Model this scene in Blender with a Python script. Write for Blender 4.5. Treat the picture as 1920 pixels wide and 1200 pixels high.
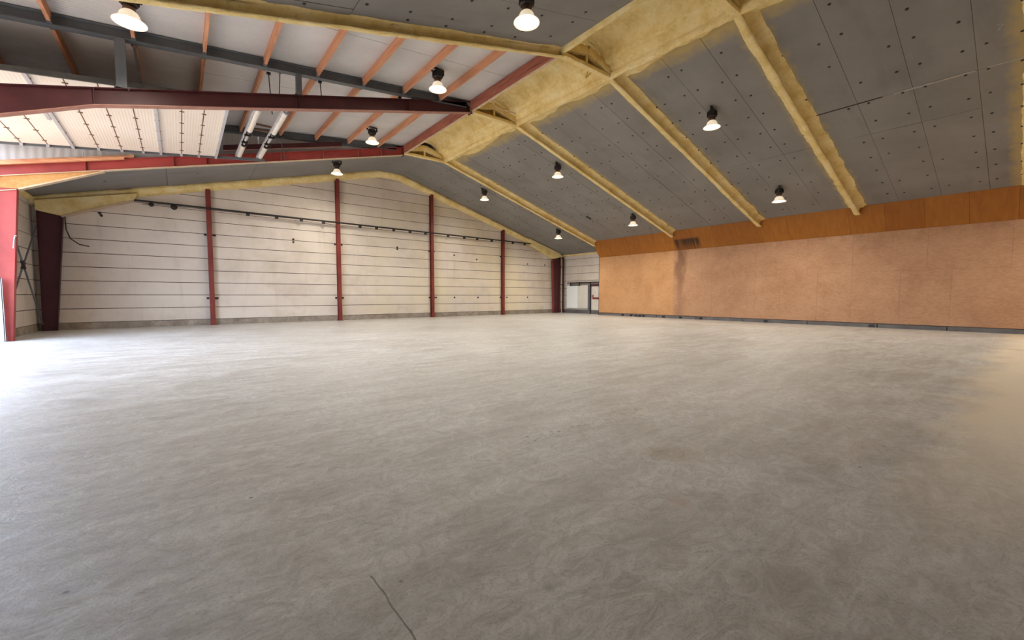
import bpy, math, random
from mathutils import Vector, Matrix, noise

random.seed(7)
SC = bpy.context.scene
COL = SC.collection
for o in list(bpy.data.objects):
    bpy.data.objects.remove(o, do_unlink=True)

# ------------------------------------------------------------------ camera
cam_d = bpy.data.cameras.new('camera')
cam = bpy.data.objects.new('camera', cam_d)
COL.objects.link(cam)
cam_d.sensor_width = 36.0
cam_d.lens = 780.0 / 1920.0 * 36.0
cam_d.clip_start = 0.05
cam_d.clip_end = 400
cam.location = (0, 0, 1.45)
cam.rotation_euler = (math.radians(90 - 3.3385), 0, math.radians(-38.5675))
SC.camera = cam

# ------------------------------------------------------------------ world, sun, exposure
world = bpy.data.worlds.new('World')
SC.world = world
world.use_nodes = True
bg = world.node_tree.nodes['Background']
bg.inputs[0].default_value = (0.64, 0.77, 1.0, 1)
bg.inputs[1].default_value = 11.5

sun_d = bpy.data.lights.new('sun', 'SUN')
sun_d.energy = 20.0
sun_d.angle = math.radians(3)
sun_d.color = (1.0, 0.90, 0.80)
sun = bpy.data.objects.new('sun', sun_d)
COL.objects.link(sun)
sun.location = (10, -30, 40)
sun.rotation_euler = (math.radians(38), 0, math.radians(14))

def portal(name, loc, rot, sx, sy):
    d = bpy.data.lights.new(name, 'AREA')
    d.shape = 'RECTANGLE'; d.size = sx; d.size_y = sy
    d.cycles.is_portal = True
    o = bpy.data.objects.new(name, d); COL.objects.link(o)
    o.location = loc; o.rotation_euler = rot
    return o
# sky light enters through the open gates in the left wall
portal('daylight_portal', (-4.75, 17.3, 3.0), (0, math.radians(-90), 0), 6.0, 5.7)
portal('daylight_portal', (-4.75, 11.7, 2.7), (0, math.radians(-90), 0), 5.4, 4.5)

LAMP_W = 205.0
SC.view_settings.view_transform = 'Standard'
SC.view_settings.look = 'None'
SC.view_settings.gamma = 1.0
SC.view_settings.use_curve_mapping = False
SC.view_settings.exposure = 0.0

# ------------------------------------------------------------------ frame positions (metres)
F = {5: 25.6, 4: 20.4, 3: 14.2, 2: 9.23, 1: 5.15, 0: 0.3, -1: -4.2}
XL, XR = -4.6, 25.9            # outer side walls
XW = 24.75                     # wooden partition in front of the right wall
YE = 25.6                      # gable wall
YB = -8.0                      # wall behind the camera
XC = 10.38                     # ridge
PL = 0.29                      # plinth height
def zcr(x): return 9.03 - 0.289 * (x - 11.55)      # grey ceiling, right slope
def zcl(x): return 8.90 + 0.253 * (x - 9.0)        # grey ceiling, left slope
def zcn(x): return zcl(x) - 0.12                   # left slope towards the camera
def zdr(x): return 8.06 + 0.11 * x                 # raised roof, underside of the sheets
def zdoor(x): return 6.68 + 0.12 * x               # open overhead door

# ------------------------------------------------------------------ mesh helpers
class MB:
    def __init__(s): s.v = []; s.f = []
    def add(s, vs, fs):
        n = len(s.v); s.v += [tuple(p) for p in vs]; s.f += [tuple(i + n for i in f) for f in fs]; return s
    def hexa(s, p):
        return s.add(p, [(0, 3, 2, 1), (4, 5, 6, 7), (0, 1, 5, 4), (1, 2, 6, 5), (2, 3, 7, 6), (3, 0, 4, 7)])
    def box(s, x0, x1, y0, y1, z0, z1):
        return s.hexa([(x0, y0, z0), (x1, y0, z0), (x1, y1, z0), (x0, y1, z0), (x0, y0, z1), (x1, y0, z1), (x1, y1, z1), (x0, y1, z1)])
    def prism_y(s, poly, y0, y1):            # poly: (x, z)
        n = len(poly)
        vs = [(x, y0, z) for x, z in poly] + [(x, y1, z) for x, z in poly]
        fs = [tuple(range(n)), tuple(range(2 * n - 1, n - 1, -1))]
        fs += [(i, i + n, (i + 1) % n + n, (i + 1) % n) for i in range(n)]
        return s.add(vs, fs)
    def prism_x(s, poly, x0, x1):            # poly: (y, z)
        n = len(poly)
        vs = [(x0, y, z) for y, z in poly] + [(x1, y, z) for y, z in poly]
        fs = [tuple(range(n)), tuple(range(2 * n - 1, n - 1, -1))]
        fs += [(i, i + n, (i + 1) % n + n, (i + 1) % n) for i in range(n)]
        return s.add(vs, fs)
    def tube(s, p0, p1, r, n=10, r1=None):
        p0 = Vector(p0); p1 = Vector(p1); r1 = r if r1 is None else r1
        d = (p1 - p0).normalized()
        a = d.orthogonal().normalized(); b = d.cross(a)
        vs = []
        for p, rr in ((p0, r), (p1, r1)):
            vs += [p + (a * math.cos(2 * math.pi * i / n) + b * math.sin(2 * math.pi * i / n)) * rr for i in range(n)]
        fs = [(i, (i + 1) % n, (i + 1) % n + n, i + n) for i in range(n)]
        fs += [tuple(range(n - 1, -1, -1)), tuple(range(n, 2 * n))]
        return s.add(vs, fs)
    def path(s, pts, r, n=8):
        for a, b in zip(pts, pts[1:]): s.tube(a, b, r, n)
        return s
    def lathe(s, prof, n=24, c=(0, 0, 0)):   # prof: (r, z)
        vs = []
        for r, z in prof:
            vs += [(c[0] + r * math.cos(2 * math.pi * i / n), c[1] + r * math.sin(2 * math.pi * i / n), c[2] + z) for i in range(n)]
        fs = []
        for k in range(len(prof) - 1):
            for i in range(n):
                j = (i + 1) % n
                fs.append((k * n + i, k * n + j, (k + 1) * n + j, (k + 1) * n + i))
        return s.add(vs, fs)
    def grid(s, rows):                        # list of rows of points
        m = len(rows[0]); vs = [p for r in rows for p in r]; fs = []
        for i in range(len(rows) - 1):
            for j in range(m - 1):
                fs.append((i * m + j, i * m + j + 1, (i + 1) * m + j + 1, (i + 1) * m + j))
        return s.add(vs, fs)
    def mesh(s, name):
        me = bpy.data.meshes.new(name); me.from_pydata(s.v, [], s.f); me.update(); return me
    def build(s, name, m, parent=None, smooth=False, kind=None):
        me = s.mesh(name)
        return place(name, me, m, parent, smooth, kind)

def place(name, me, m, parent=None, smooth=False, kind=None):
    if m and not me.materials: me.materials.append(m)
    if smooth:
        me.polygons.foreach_set('use_smooth', [True] * len(me.polygons))
    o = bpy.data.objects.new(name, me); COL.objects.link(o)
    if parent: attach(o, parent)
    if kind: o['kind'] = kind
    return o
def attach(o, parent):
    o.parent = parent
    root = parent; t = Vector(parent.location)
    if parent.parent: t = Vector((0, 0, 0)) if parent.type == 'MESH' else t
    if parent.type == 'MESH': t = Vector((0, 0, 0))
    o.matrix_parent_inverse = Matrix.Translation(-t)
    if parent.type == 'MESH' and parent.parent: o.matrix_parent_inverse = Matrix.Identity(4)
def empty(name, loc=(0, 0, 0)):
    o = bpy.data.objects.new(name, None); COL.objects.link(o); o.location = loc; o.empty_display_size = 0.3
    return o
def tag(o, label, cat, group=None):
    o['label'] = label; o['category'] = cat
    if group: o['group'] = group
    return o
def struct(o, label=None, cat=None):
    o['kind'] = 'structure'
    if label: o['label'] = label
    if cat: o['category'] = cat
    return o
def N3(x, y, z): return noise.noise(Vector((x, y, z)))

# ------------------------------------------------------------------ materials
def srgb(r, g, b):
    f = lambda c: (c / 12.92 if c <= 0.04045 else ((c + 0.055) / 1.055) ** 2.4)
    return (f(r / 255), f(g / 255), f(b / 255), 1)

class NT:
    def __init__(s, name):
        s.m = bpy.data.materials.new(name); s.m.use_nodes = True
        s.t = s.m.node_tree; s.b = s.t.nodes['Principled BSDF']
        s.geo = s.n('ShaderNodeNewGeometry')
        s.pos = s.geo.outputs['Position']
    def n(s, kind, **kw):
        nd = s.t.nodes.new(kind)
        for k, v in kw.items(): setattr(nd, k, v)
        return nd
    def l(s, a, b): s.t.links.new(a, b)
    def map(s, scale=(1, 1, 1), rot=(0, 0, 0)):
        mp = s.n('ShaderNodeMapping'); mp.inputs['Scale'].default_value = scale; mp.inputs['Rotation'].default_value = rot
        s.l(s.pos, mp.inputs['Vector']); return mp.outputs[0]
    def noise(s, scale, detail=4, rough=0.55, vec=None, dist=0.0):
        nd = s.n('ShaderNodeTexNoise'); nd.inputs['Scale'].default_value = scale; nd.inputs['Detail'].default_value = detail
        nd.inputs['Roughness'].default_value = rough; nd.inputs['Distortion'].default_value = dist
        s.l(vec or s.pos, nd.inputs['Vector']); return nd.outputs[0]
    def ramp(s, fac, stops):
        nd = s.n('ShaderNodeValToRGB'); els = nd.color_ramp.elements
        while len(els) < len(stops): els.new(0.5)
        for e, (p, c) in zip(els, stops): e.position = p; e.color = c if len(c) == 4 else (*c, 1)
        s.l(fac, nd.inputs[0]); return nd.outputs[0]
    def g(s, fac, lo, hi, a=0.0, b=1.0):     # grey remap
        nd = s.n('ShaderNodeMapRange'); nd.inputs[1].default_value = lo; nd.inputs[2].default_value = hi
        nd.inputs[3].default_value = a; nd.inputs[4].default_value = b; s.l(fac, nd.inputs[0]); return nd.outputs[0]
    def math(s, op, a, b=None, c=None):
        nd = s.n('ShaderNodeMath', operation=op)
        for i, q in enumerate((a, b, c)):
            if q is None: continue
            if isinstance(q, (int, float)): nd.inputs[i].default_value = q
            else: s.l(q, nd.inputs[i])
        return nd.outputs[0]
    def xyz(s):
        nd = s.n('ShaderNodeSeparateXYZ'); s.l(s.pos, nd.inputs[0]); return nd.outputs
    def mix(s, fac, a, b, mode='MIX'):
        nd = s.n('ShaderNodeMix', data_type='RGBA', blend_type=mode)
        for sock, q in ((nd.inputs[0], fac), (nd.inputs[6], a), (nd.inputs[7], b)):
            if isinstance(q, (int, float)): sock.default_value = q
            elif isinstance(q, tuple): sock.default_value = q
            else: s.l(q, sock)
        return nd.outputs[2]
    def rnd(s):
        nd = s.n('ShaderNodeObjectInfo'); return nd.outputs['Random']
    def bump(s, h, strength=0.3, dist=0.02):
        nd = s.n('ShaderNodeBump'); nd.inputs['Strength'].default_value = strength; nd.inputs['Distance'].default_value = dist
        s.l(h, nd.inputs['Height']); s.l(nd.outputs[0], s.b.inputs['Normal'])
    def out(s, col, rough=0.6, metal=0.0, spec=None):
        if isinstance(col, tuple): s.b.inputs['Base Color'].default_value = col
        else: s.l(col, s.b.inputs['Base Color'])
        if isinstance(rough, (int, float)): s.b.inputs['Roughness'].default_value = rough
        else: s.l(rough, s.b.inputs['Roughness'])
        s.b.inputs['Metallic'].default_value = metal
        if spec is not None: s.b.inputs['Specular IOR Level'].default_value = spec
        return s.m

def simple(name, c1, c2=None, scale=3.0, rough=0.6, metal=0.0, bump=0.0, bscale=40, spec=None, vec=(1, 1, 1)):
    t = NT(name)
    if c2 is None: c2 = tuple(x * 0.8 for x in c1[:3]) + (1,)
    col = t.ramp(t.noise(scale, 6, 0.6, t.map(vec)), [(0.3, c2), (0.7, c1)])
    if bump: t.bump(t.noise(bscale, 4), bump, 0.01)
    return t.out(col, rough, metal, spec)

def mat_floor():
    t = NT('concrete_floor')
    big = t.noise(0.22, 5, 0.6, None, 0.8)
    mid = t.noise(0.85, 9, 0.68, t.map((1, 1.5, 1), (0, 0, 0.5)), 1.6)
    swp = t.noise(1.5, 7, 0.66, t.map((0.4, 2.6, 1), (0, 0, 0.25)), 0.7)
    tro = t.noise(4.5, 9, 0.74, t.map((1, 1.4, 1), (0, 0, -0.5)), 2.2)
    fine = t.noise(60, 6, 0.8)
    c = t.ramp(big, [(0.30, srgb(182, 180, 177)), (0.55, srgb(200, 199, 197)), (0.75, srgb(210, 209, 208))])
    c = t.mix(t.g(mid, 0.38, 0.62, 0.55, 0), c, srgb(150, 144, 136))
    c = t.mix(t.g(swp, 0.42, 0.68, 0.0, 0.5), c, srgb(222, 219, 214))
    c = t.mix(t.g(tro, 0.36, 0.56, 0.48, 0), c, srgb(138, 131, 121))
    c = t.mix(t.g(tro, 0.56, 0.74, 0.0, 0.25), c, srgb(226, 220, 210))
    c = t.mix(t.g(fine, 0.50, 0.70, 0.0, 0.6), c, srgb(106, 100, 92))
    c = t.mix(t.g(fine, 0.36, 0.24, 0.0, 0.5), c, srgb(232, 228, 220))
    x, y, z = t.xyz()
    # warm lit area and its ragged shadow edge, painted into the floor colour
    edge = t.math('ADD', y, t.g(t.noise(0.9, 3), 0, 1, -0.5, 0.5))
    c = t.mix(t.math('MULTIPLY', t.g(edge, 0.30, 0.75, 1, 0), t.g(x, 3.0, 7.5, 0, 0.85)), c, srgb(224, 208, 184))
    # pits and flecks
    vo = t.n('ShaderNodeTexVoronoi'); vo.inputs['Scale'].default_value = 3.2; t.l(t.map((1, 1, 1)), vo.inputs['Vector'])
    pit = t.g(vo.outputs['Distance'], 0.02, 0.06, 1, 0)
    keep = t.g(t.noise(3.3, 2), 0.50, 0.56)
    c = t.mix(t.math('MULTIPLY', pit, t.math('MULTIPLY', keep, 0.85)), c, srgb(60, 54, 50))
    vo2 = t.n('ShaderNodeTexVoronoi'); vo2.inputs['Scale'].default_value = 9.0; t.l(t.map((1, 1, 1)), vo2.inputs['Vector'])
    fl = t.math('MULTIPLY', t.g(vo2.outputs['Distance'], 0.0, 0.05, 1, 0), t.g(t.noise(2.0, 2), 0.55, 0.6))
    c = t.mix(t.math('MULTIPLY', fl, 0.5), c, srgb(225, 220, 212))
    # crack lines
    def crack(coord, at, wid, other, lo, hi, amp=0.02):
        wob = t.math('ADD', coord, t.g(t.noise(7, 4), 0, 1, -amp, amp))
        d = t.math('ABSOLUTE', t.math('SUBTRACT', wob, at))
        k = t.g(d, wid * 0.4, wid, 1, 0)
        a = t.math('GREATER_THAN', other, lo); b = t.math('LESS_THAN', other, hi)
        return t.math('MULTIPLY', k, t.math('MULTIPLY', a, b))
    for args in ((x, 0.725, 0.006, y, 1.2, 2.08, 0.012), (x, 17.5, 0.05, y, 1.25, 2.0, 0.1), (x, 17.5, 0.05, y, -6, 0.75, 0.1),
                 (y, 3.1, 0.008, x, 2.6, 4.6, 0.25)):
        c = t.mix(t.math('MULTIPLY', crack(*args), 0.75), c, srgb(70, 62, 56))
    # old marks: dark oil patch and a brick-red smear
    def blob(cx, cy, r, colr, amt):
        nonlocal c
        dx = t.math('SUBTRACT', x, cx); dy = t.math('SUBTRACT', y, cy)
        d = t.math('SQRT', t.math('ADD', t.math('MULTIPLY', dx, dx), t.math('MULTIPLY', dy, dy)))
        d = t.math('ADD', d, t.g(t.noise(4.0, 4), 0, 1, -0.35 * r, 0.35 * r))
        c = t.mix(t.g(d, r * 0.35, r, amt, 0), c, colr)
    blob(2.7, 1.5, 0.10, srgb(170, 138, 118), 0.4)
    blob(2.3, 0.72, 0.24, srgb(132, 122, 108), 0.35)
    blob(1.38, 1.44, 0.04, srgb(110, 102, 94), 0.35)
    blob(3.5, 2.0, 0.30, srgb(140, 126, 104), 0.5)
    t.bump(t.math('ADD', t.g(tro, 0, 1, 0, 1), t.g(fine, 0, 1, 0, 0.12)), 0.45, 0.02)
    return t.out(c, t.g(mid, 0.3, 0.7, 0.34, 0.52), 0, 0.5)

def mat_concrete_panel():
    t = NT('wall_panel')
    x, y, z = t.xyz()
    c = t.ramp(t.noise(0.45, 6, 0.62), [(0.3, srgb(196, 182, 168)), (0.5, srgb(214, 203, 191)), (0.72, srgb(222, 212, 198))])
    streak = t.noise(1.2, 6, 0.7, t.map((2.2, 2.2, 0.25)))
    c = t.mix(t.g(streak, 0.55, 0.75, 0, 0.35), c, srgb(178, 164, 148))
    spot = t.noise(0.9, 5, 0.6)
    low = t.g(z, 0.3, 1.5, 1, 0)
    c = t.mix(t.math('MULTIPLY', low, t.g(spot, 0.48, 0.66, 0, 0.5)), c, srgb(170, 152, 128))
    c = t.mix(t.g(t.rnd(), 0, 1, 0.0, 0.16), c, srgb(186, 172, 158))
    c = t.mix(t.math('MULTIPLY', t.math('MULTIPLY', t.g(x, 5, 14, 0, 1), t.g(x, 24.5, 25.5, 1, 0)), t.g(t.noise(0.28, 4, 0.6), 0.42, 0.62, 0, 0.55)), c, srgb(216, 202, 164))
    t.bump(t.noise(14, 5), 0.15, 0.01)
    return t.out(c, 0.75)

def mat_plinth():
    t = NT('plinth_concrete')
    c = t.ramp(t.noise(1.8, 7, 0.7), [(0.3, srgb(112, 100, 88)), (0.55, srgb(148, 136, 122)), (0.75, srgb(178, 168, 154))])
    t.bump(t.noise(20, 5), 0.3, 0.02)
    return t.out(c, 0.85)

def mat_ceiling():
    t = NT('grey_ceiling_board')
    c = t.ramp(t.noise(0.5, 6, 0.6), [(0.3, srgb(126, 123, 120)), (0.7, srgb(143, 140, 137))])
    c = t.mix(t.g(t.rnd(), 0, 1, 0, 0.22), c, srgb(117, 113, 110))
    sm = t.noise(0.8, 5, 0.6, t.map((0.5, 2.2, 0.6), (0, 0, 0.5)))
    c = t.mix(t.g(sm, 0.55, 0.7, 0, 0.25), c, srgb(102, 97, 94))
    # yellow overspray left by the foam gun beside rafters and ridge
    x, y, z = t.xyz()
    rag = t.g(t.noise(2.6, 5, 0.6), 0.2, 0.8, -0.22, 0.22)
    m = t.g(t.math('ADD', x, rag), 12.15, 12.55, 1, 0)
    for k in (0, 1, 2, 3, 4):
        d = t.math('ABSOLUTE', t.math('SUBTRACT', y, F[k]))
        m = t.math('MAXIMUM', m, t.g(t.math('ADD', d, t.math('MULTIPLY', rag, 0.7)), 0.24, 0.48, 0.8, 0))
    m = t.math('MULTIPLY', m, t.math('MULTIPLY', t.math('GREATER_THAN', x, 11.3), t.g(y, F[4] + 0.3, F[4] + 0.7, 1, 0)))
    c = t.mix(t.math('MULTIPLY', m, 0.8), c, srgb(188, 164, 104))
    return t.out(c, 0.7, 0, 0.3)

def mat_foam():
    t = NT('sprayed_foam')
    x, y, z = t.xyz()
    c = t.ramp(t.noise(1.6, 6, 0.65), [(0.28, srgb(216, 186, 116)), (0.5, srgb(238, 214, 150)), (0.72, srgb(247, 231, 182))])
    c = t.mix(t.g(t.noise(9, 5, 0.7), 0.54, 0.75, 0, 0.4), c, srgb(172, 134, 72))
    t.bump(t.math('ADD', t.noise(10, 5, 0.65), t.noise(42, 3)), 0.6, 0.03)
    return t.out(c, 0.85, 0, 0.2)

def mat_osb(name, dark, midc, light, stain=True, strength=1.0):
    t = NT(name)
    x, y, z = t.xyz()
    vo = t.n('ShaderNodeTexVoronoi'); vo.inputs['Scale'].default_value = 16; t.l(t.map((1, 0.6, 1.6), (0.5, 0, 0)), vo.inputs['Vector'])
    sep = t.n('ShaderNodeSeparateColor'); t.l(vo.outputs['Color'], sep.inputs[0])
    fl = t.ramp(sep.outputs[0], [(0.1, dark), (0.5, midc), (0.9, light)])
    base = t.ramp(t.noise(0.8, 6, 0.6), [(0.3, dark), (0.5, midc), (0.75, light)])
    c = t.mix(0.30 * strength, base, fl)
    c = t.mix(t.g(t.rnd(), 0, 1, 0, 0.15), c, midc)
    wav = t.noise(3.5, 6, 0.7, t.map((1, 1.2, 0.8)), 0.5)
    c = t.mix(t.g(wav, 0.55, 0.7, 0, 0.18), c, dark)
    if stain:
        # long water run below the mouldy patch and greyish mottling under the top edge
        wob = t.math('ADD', y, t.g(t.noise(1.6, 5, 0.6, t.map((1, 1, 0.6))), 0, 1, -0.5, 0.5))
        d = t.math('ABSOLUTE', t.math('SUBTRACT', wob, 14.0))
        run = t.math('MULTIPLY', t.g(d, 0.12, 0.42, 1, 0), t.g(z, 1.2, 4.0, 0.30, 0.8))
        c = t.mix(run, c, srgb(112, 74, 48))
        top = t.math('MULTIPLY', t.g(z, 3.7, 4.4, 0, 1), t.g(t.noise(1.4, 6, 0.7, t.map((1, 2, 0.6))), 0.48, 0.7, 0, 0.55))
        c = t.mix(top, c, srgb(128, 92, 70))
    return t.out(c, 0.65, 0, 0.3)

def mat_orange():
    t = NT('stained_plywood')
    x, y, z = t.xyz()
    g = t.noise(2.2, 6, 0.65, t.map((1, 3.0, 0.5)))
    c = t.ramp(g, [(0.3, srgb(146, 88, 24)), (0.55, srgb(160, 100, 32)), (0.75, srgb(170, 110, 40))])
    c = t.mix(t.g(t.rnd(), 0, 1, 0, 0.35), c, srgb(128, 66, 14))
    # mould patch with a combed, ragged edge
    a = t.g(y, 12.55, 12.75, 0, 1); b = t.g(y, 14.15, 14.35, 1, 0)
    comb = t.noise(9, 4, 0.7, t.map((0.0, 1.3, 0.06)))
    zz = t.math('ADD', z, t.g(comb, 0.2, 0.8, -0.35, 0.35))
    k = t.math('MULTIPLY', t.math('MULTIPLY', a, b), t.math('MULTIPLY', t.g(zz, 4.25, 4.7, 0.25, 1), t.g(z, 4.88, 5.0, 1, 0)))
    k = t.math('MULTIPLY', k, t.g(comb, 0.30, 0.50, 0.55, 1))
    c = t.mix(t.math('MULTIPLY', k, 0.92), c, srgb(34, 20, 8))
    return t.out(c, 0.5, 0, 0.35)

def mat_wood(name, c0, c1, c2, along='y'):
    t = NT(name)
    sc = {'y': (6, 0.5, 6), 'x': (0.5, 6, 6)}[along]
    c = t.ramp(t.noise(2.0, 6, 0.65, t.map(sc), 0.6), [(0.3, c0), (0.52, c1), (0.75, c2)])
    kn = t.n('ShaderNodeTexVoronoi'); kn.inputs['Scale'].default_value = 1.0; t.l(t.map(tuple(2.2 if s > 1 else 1.6 for s in sc)), kn.inputs['Vector'])
    c = t.mix(t.g(kn.outputs['Distance'], 0.05, 0.13, 0.6, 0), c, c0)
    c = t.mix(t.g(t.rnd(), 0, 1, 0, 0.3), c, c0)
    return t.out(c, 0.6, 0, 0.3)

def mat_ribbed(name, c1, c2, pitch, axis='y', strength=0.5, rough=0.45):
    t = NT(name)
    x, y, z = t.xyz()
    q = {'x': x, 'y': y, 'z': z}[axis]
    h = t.math('SINE', t.math('MULTIPLY', q, 2 * math.pi / pitch))
    c = t.ramp(t.noise(0.7, 5), [(0.3, c2), (0.7, c1)])
    t.bump(h, strength, 0.01)
    return t.out(c, rough, 0, 0.4)

def mat_red(name, c1, c2, c3):
    t = NT(name)
    c = t.ramp(t.noise(1.3, 6, 0.65), [(0.3, c2), (0.6, c1)])
    c = t.mix(t.g(t.noise(5, 6, 0.7), 0.62, 0.75, 0, 0.5), c, c3)
    return t.out(c, 0.5, 0, 0.4)

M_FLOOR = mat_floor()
M_PANEL = mat_concrete_panel()
M_PLINTH = mat_plinth()
M_JOINT = simple('joint_mortar', srgb(118, 96, 84), srgb(92, 74, 66), 3, 0.9)
M_CEIL = mat_ceiling()
M_CEILGAP = simple('ceiling_void', srgb(62, 54, 48), srgb(48, 42, 38), 3, 0.9)
M_TAPE = simple('dusty_tape', srgb(176, 168, 158), srgb(150, 142, 134), 5, 0.8)
M_DOT = simple('fastener_cap', srgb(34, 30, 28), None, 3, 0.6)
M_FOAM = mat_foam()
M_FOAMD = simple('thin_foam_on_steel', srgb(150, 122, 76), srgb(118, 92, 56), 4, 0.9)
M_OSBY = mat_osb('yellow_particle_board', srgb(170, 122, 80), srgb(190, 142, 97), srgb(203, 157, 112))
M_OSB = mat_osb('particle_board', srgb(158, 114, 83), srgb(177, 134, 101), srgb(191, 150, 116))
M_ORANGE = mat_orange()
M_OSBH = mat_osb('strand_board', srgb(160, 108, 56), srgb(188, 136, 78), srgb(204, 156, 98), False)
M_RED = mat_red('red_oxide_paint', srgb(128, 54, 46), srgb(104, 40, 36), srgb(86, 40, 34))
M_RED2 = mat_red('bright_red_paint', srgb(168, 70, 64), srgb(146, 56, 52), srgb(112, 46, 42))
M_DKRED = mat_red('dark_red_paint', srgb(80, 37, 39), srgb(66, 29, 31), srgb(54, 26, 27))
M_MAROON = mat_red('maroon_paint', srgb(74, 30, 38), srgb(58, 22, 30), srgb(50, 22, 26))
M_REDF = simple('red_flange_edge', srgb(176, 128, 110), srgb(150, 100, 86), 4, 0.5)
M_GREY = simple('grey_steel_paint', srgb(104, 108, 112), srgb(86, 90, 94), 2, 0.45)
M_GALV = simple('galvanised_steel', srgb(176, 176, 178), srgb(146, 146, 150), 6, 0.35, 0.6)
M_ALU = simple('aluminium_profile', srgb(206, 204, 206), srgb(180, 178, 182), 5, 0.4, 0.3)
M_RAIL = simple('dark_track', srgb(84, 82, 78), srgb(66, 64, 62), 5, 0.5)
M_SEAL = simple('brown_seal', srgb(112, 72, 54), srgb(90, 58, 46), 5, 0.7)
M_DARK = simple('dark_steel', srgb(52, 46, 44), srgb(38, 34, 32), 5, 0.5, 0.3)
M_WOOD = mat_wood('orange_timber', srgb(172, 112, 80), srgb(206, 148, 112), srgb(220, 166, 130))
M_WOODR = mat_wood('reddish_timber', srgb(122, 66, 52), srgb(162, 96, 76), srgb(188, 124, 100))
M_PLANK = mat_wood('pale_plank', srgb(176, 112, 78), srgb(214, 158, 118), srgb(230, 184, 146), 'x')
M_TRIM = simple('pale_trim', srgb(214, 190, 160), srgb(190, 164, 132), 4, 0.6)
M_SHEET = mat_ribbed('white_roof_sheet', srgb(214, 211, 208), srgb(196, 193, 191), 0.10, 'y', 0.35)
M_CHEEK = mat_ribbed('white_wall_sheet', srgb(210, 208, 206), srgb(192, 190, 188), 0.20, 'x', 0.35)
M_DOOR = mat_ribbed('white_door_section', srgb(240, 228, 214), srgb(230, 216, 200), 0.07, 'x', 0.12, 0.4)
M_HINGE = simple('hinge_steel', srgb(128, 96, 76), srgb(100, 76, 62), 6, 0.5, 0.3)
M_WHITE = simple('white_plastic', srgb(226, 218, 206), srgb(204, 196, 184), 4, 0.5)
M_DOORW = mat_ribbed('grey_white_door', srgb(236, 240, 238), srgb(226, 230, 228), 0.12, 'y', 0.2)
M_DOORW2 = mat_ribbed('cream_door', srgb(216, 211, 200), srgb(206, 200, 190), 0.12, 'y', 0.2)
M_SILL = simple('grey_sill', srgb(112, 108, 106), srgb(82, 78, 78), 1.2, 0.7)
M_YARD = simple('yard_paving', srgb(196, 180, 160), srgb(176, 160, 142), 0.8, 0.9)
M_OUT = simple('outer_cladding', srgb(180, 176, 170), None, 2, 0.8)

def mat_emit(name, col, strength):
    t = NT(name); t.b.inputs['Emission Color'].default_value = col; t.b.inputs['Emission Strength'].default_value = strength
    return t.out(col, 0.3)
M_BULB = mat_emit('lamp_bulb', (1.0, 0.86, 0.62, 1), 40.0)
def mat_glass_refl():
    t = NT('prismatic_reflector')
    t.b.inputs['Emission Color'].default_value = (1.0, 0.84, 0.58, 1); t.b.inputs['Emission Strength'].default_value = 0.6
    return t.out((0.9, 0.85, 0.75, 1), 0.3)
M_REFL = mat_glass_refl()

# ================================================================== STRUCTURE
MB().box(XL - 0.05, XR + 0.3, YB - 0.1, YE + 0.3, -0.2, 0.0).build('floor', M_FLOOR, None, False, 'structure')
o = MB().box(-70, XL - 0.05, -60, 90, -0.25, -0.03).build('yard_ground', M_YARD); o['kind'] = 'structure'
o = MB().box(XL - 0.05, XR + 0.3, -60, YB - 0.1, -0.25, -0.03).build('yard_ground', M_YARD); o['kind'] = 'structure'

# ---------------------------------------------------------------- gable wall of horizontal panels
def clip_poly(poly, a, b, c):                 # keep a*x + b*z <= c
    out = []
    for i in range(len(poly)):
        p, q = poly[i], poly[(i + 1) % len(poly)]
        dp, dq = a * p[0] + b * p[1] - c, a * q[0] + b * q[1] - c
        if dp <= 0: out.append(p)
        if dp * dq < 0:
            k = dp / (dp - dq); out.append((p[0] + (q[0] - p[0]) * k, p[1] + (q[1] - p[1]) * k))
    return out
gable = [(XL - 0.2, 0), (XR + 0.2, 0), (XR + 0.2, zcr(XR + .2) + .1), (11.2, zcr(11.2) + .1), (9.6, zcl(9.6) + .1), (XL - 0.2, zcl(XL - .2) + .1)]
wall_end = MB().prism_y(gable, YE + 0.05, YE + 0.3).build('wall_end', M_JOINT, None, False, 'structure')
wall_end['label'] = 'cream concrete panel gable wall at the far end of the hall'
COLX = [1.26, 7.35, 13.40, 19.42]
edges = [XL] + COLX + [XR]
J = 0.014
for b in range(5):
    x0, x1 = edges[b] + 0.004, edges[b + 1] - 0.004
    z = PL; r = 0
    while z < 9.3:
        po = [(x0, z + J), (x1, z + J), (x1, z + 0.6 - J), (x0, z + 0.6 - J)]
        po = clip_poly(po, 0.289, 1, 9.03 + 0.289 * 11.55 - 0.03)
        po = clip_poly(po, -0.253, 1, 8.90 - 0.253 * 9.0 - 0.03)
        if len(po) >= 3:
            MB().prism_y(po, YE, YE + 0.06).build('panel', M_PANEL, wall_end)
        z += 0.6; r += 1
    MB().box(x0, x1, YE - 0.02, YE + 0.06, 0.0, PL - 0.005).build('plinth', M_PLINTH, wall_end)
for x, z in [(13.75, 1.33), (15.2, 1.33), (17.2, 1.33), (19.9, 1.33), (22.0, 1.33), (11.0, 4.55), (11.0, 4.42), (15.2, 4.3), (17.1, 4.1), (22.0, 4.0), (23.9, 4.0),
             (5.0, 4.55), (5.0, 4.4), (-2.6, 5.05), (-2.55, 4.95)]:
    MB().tube((x, YE - 0.03, z), (x, YE + 0.01, z), 0.055, 8).build('anchor', M_DARK, wall_end)
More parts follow.
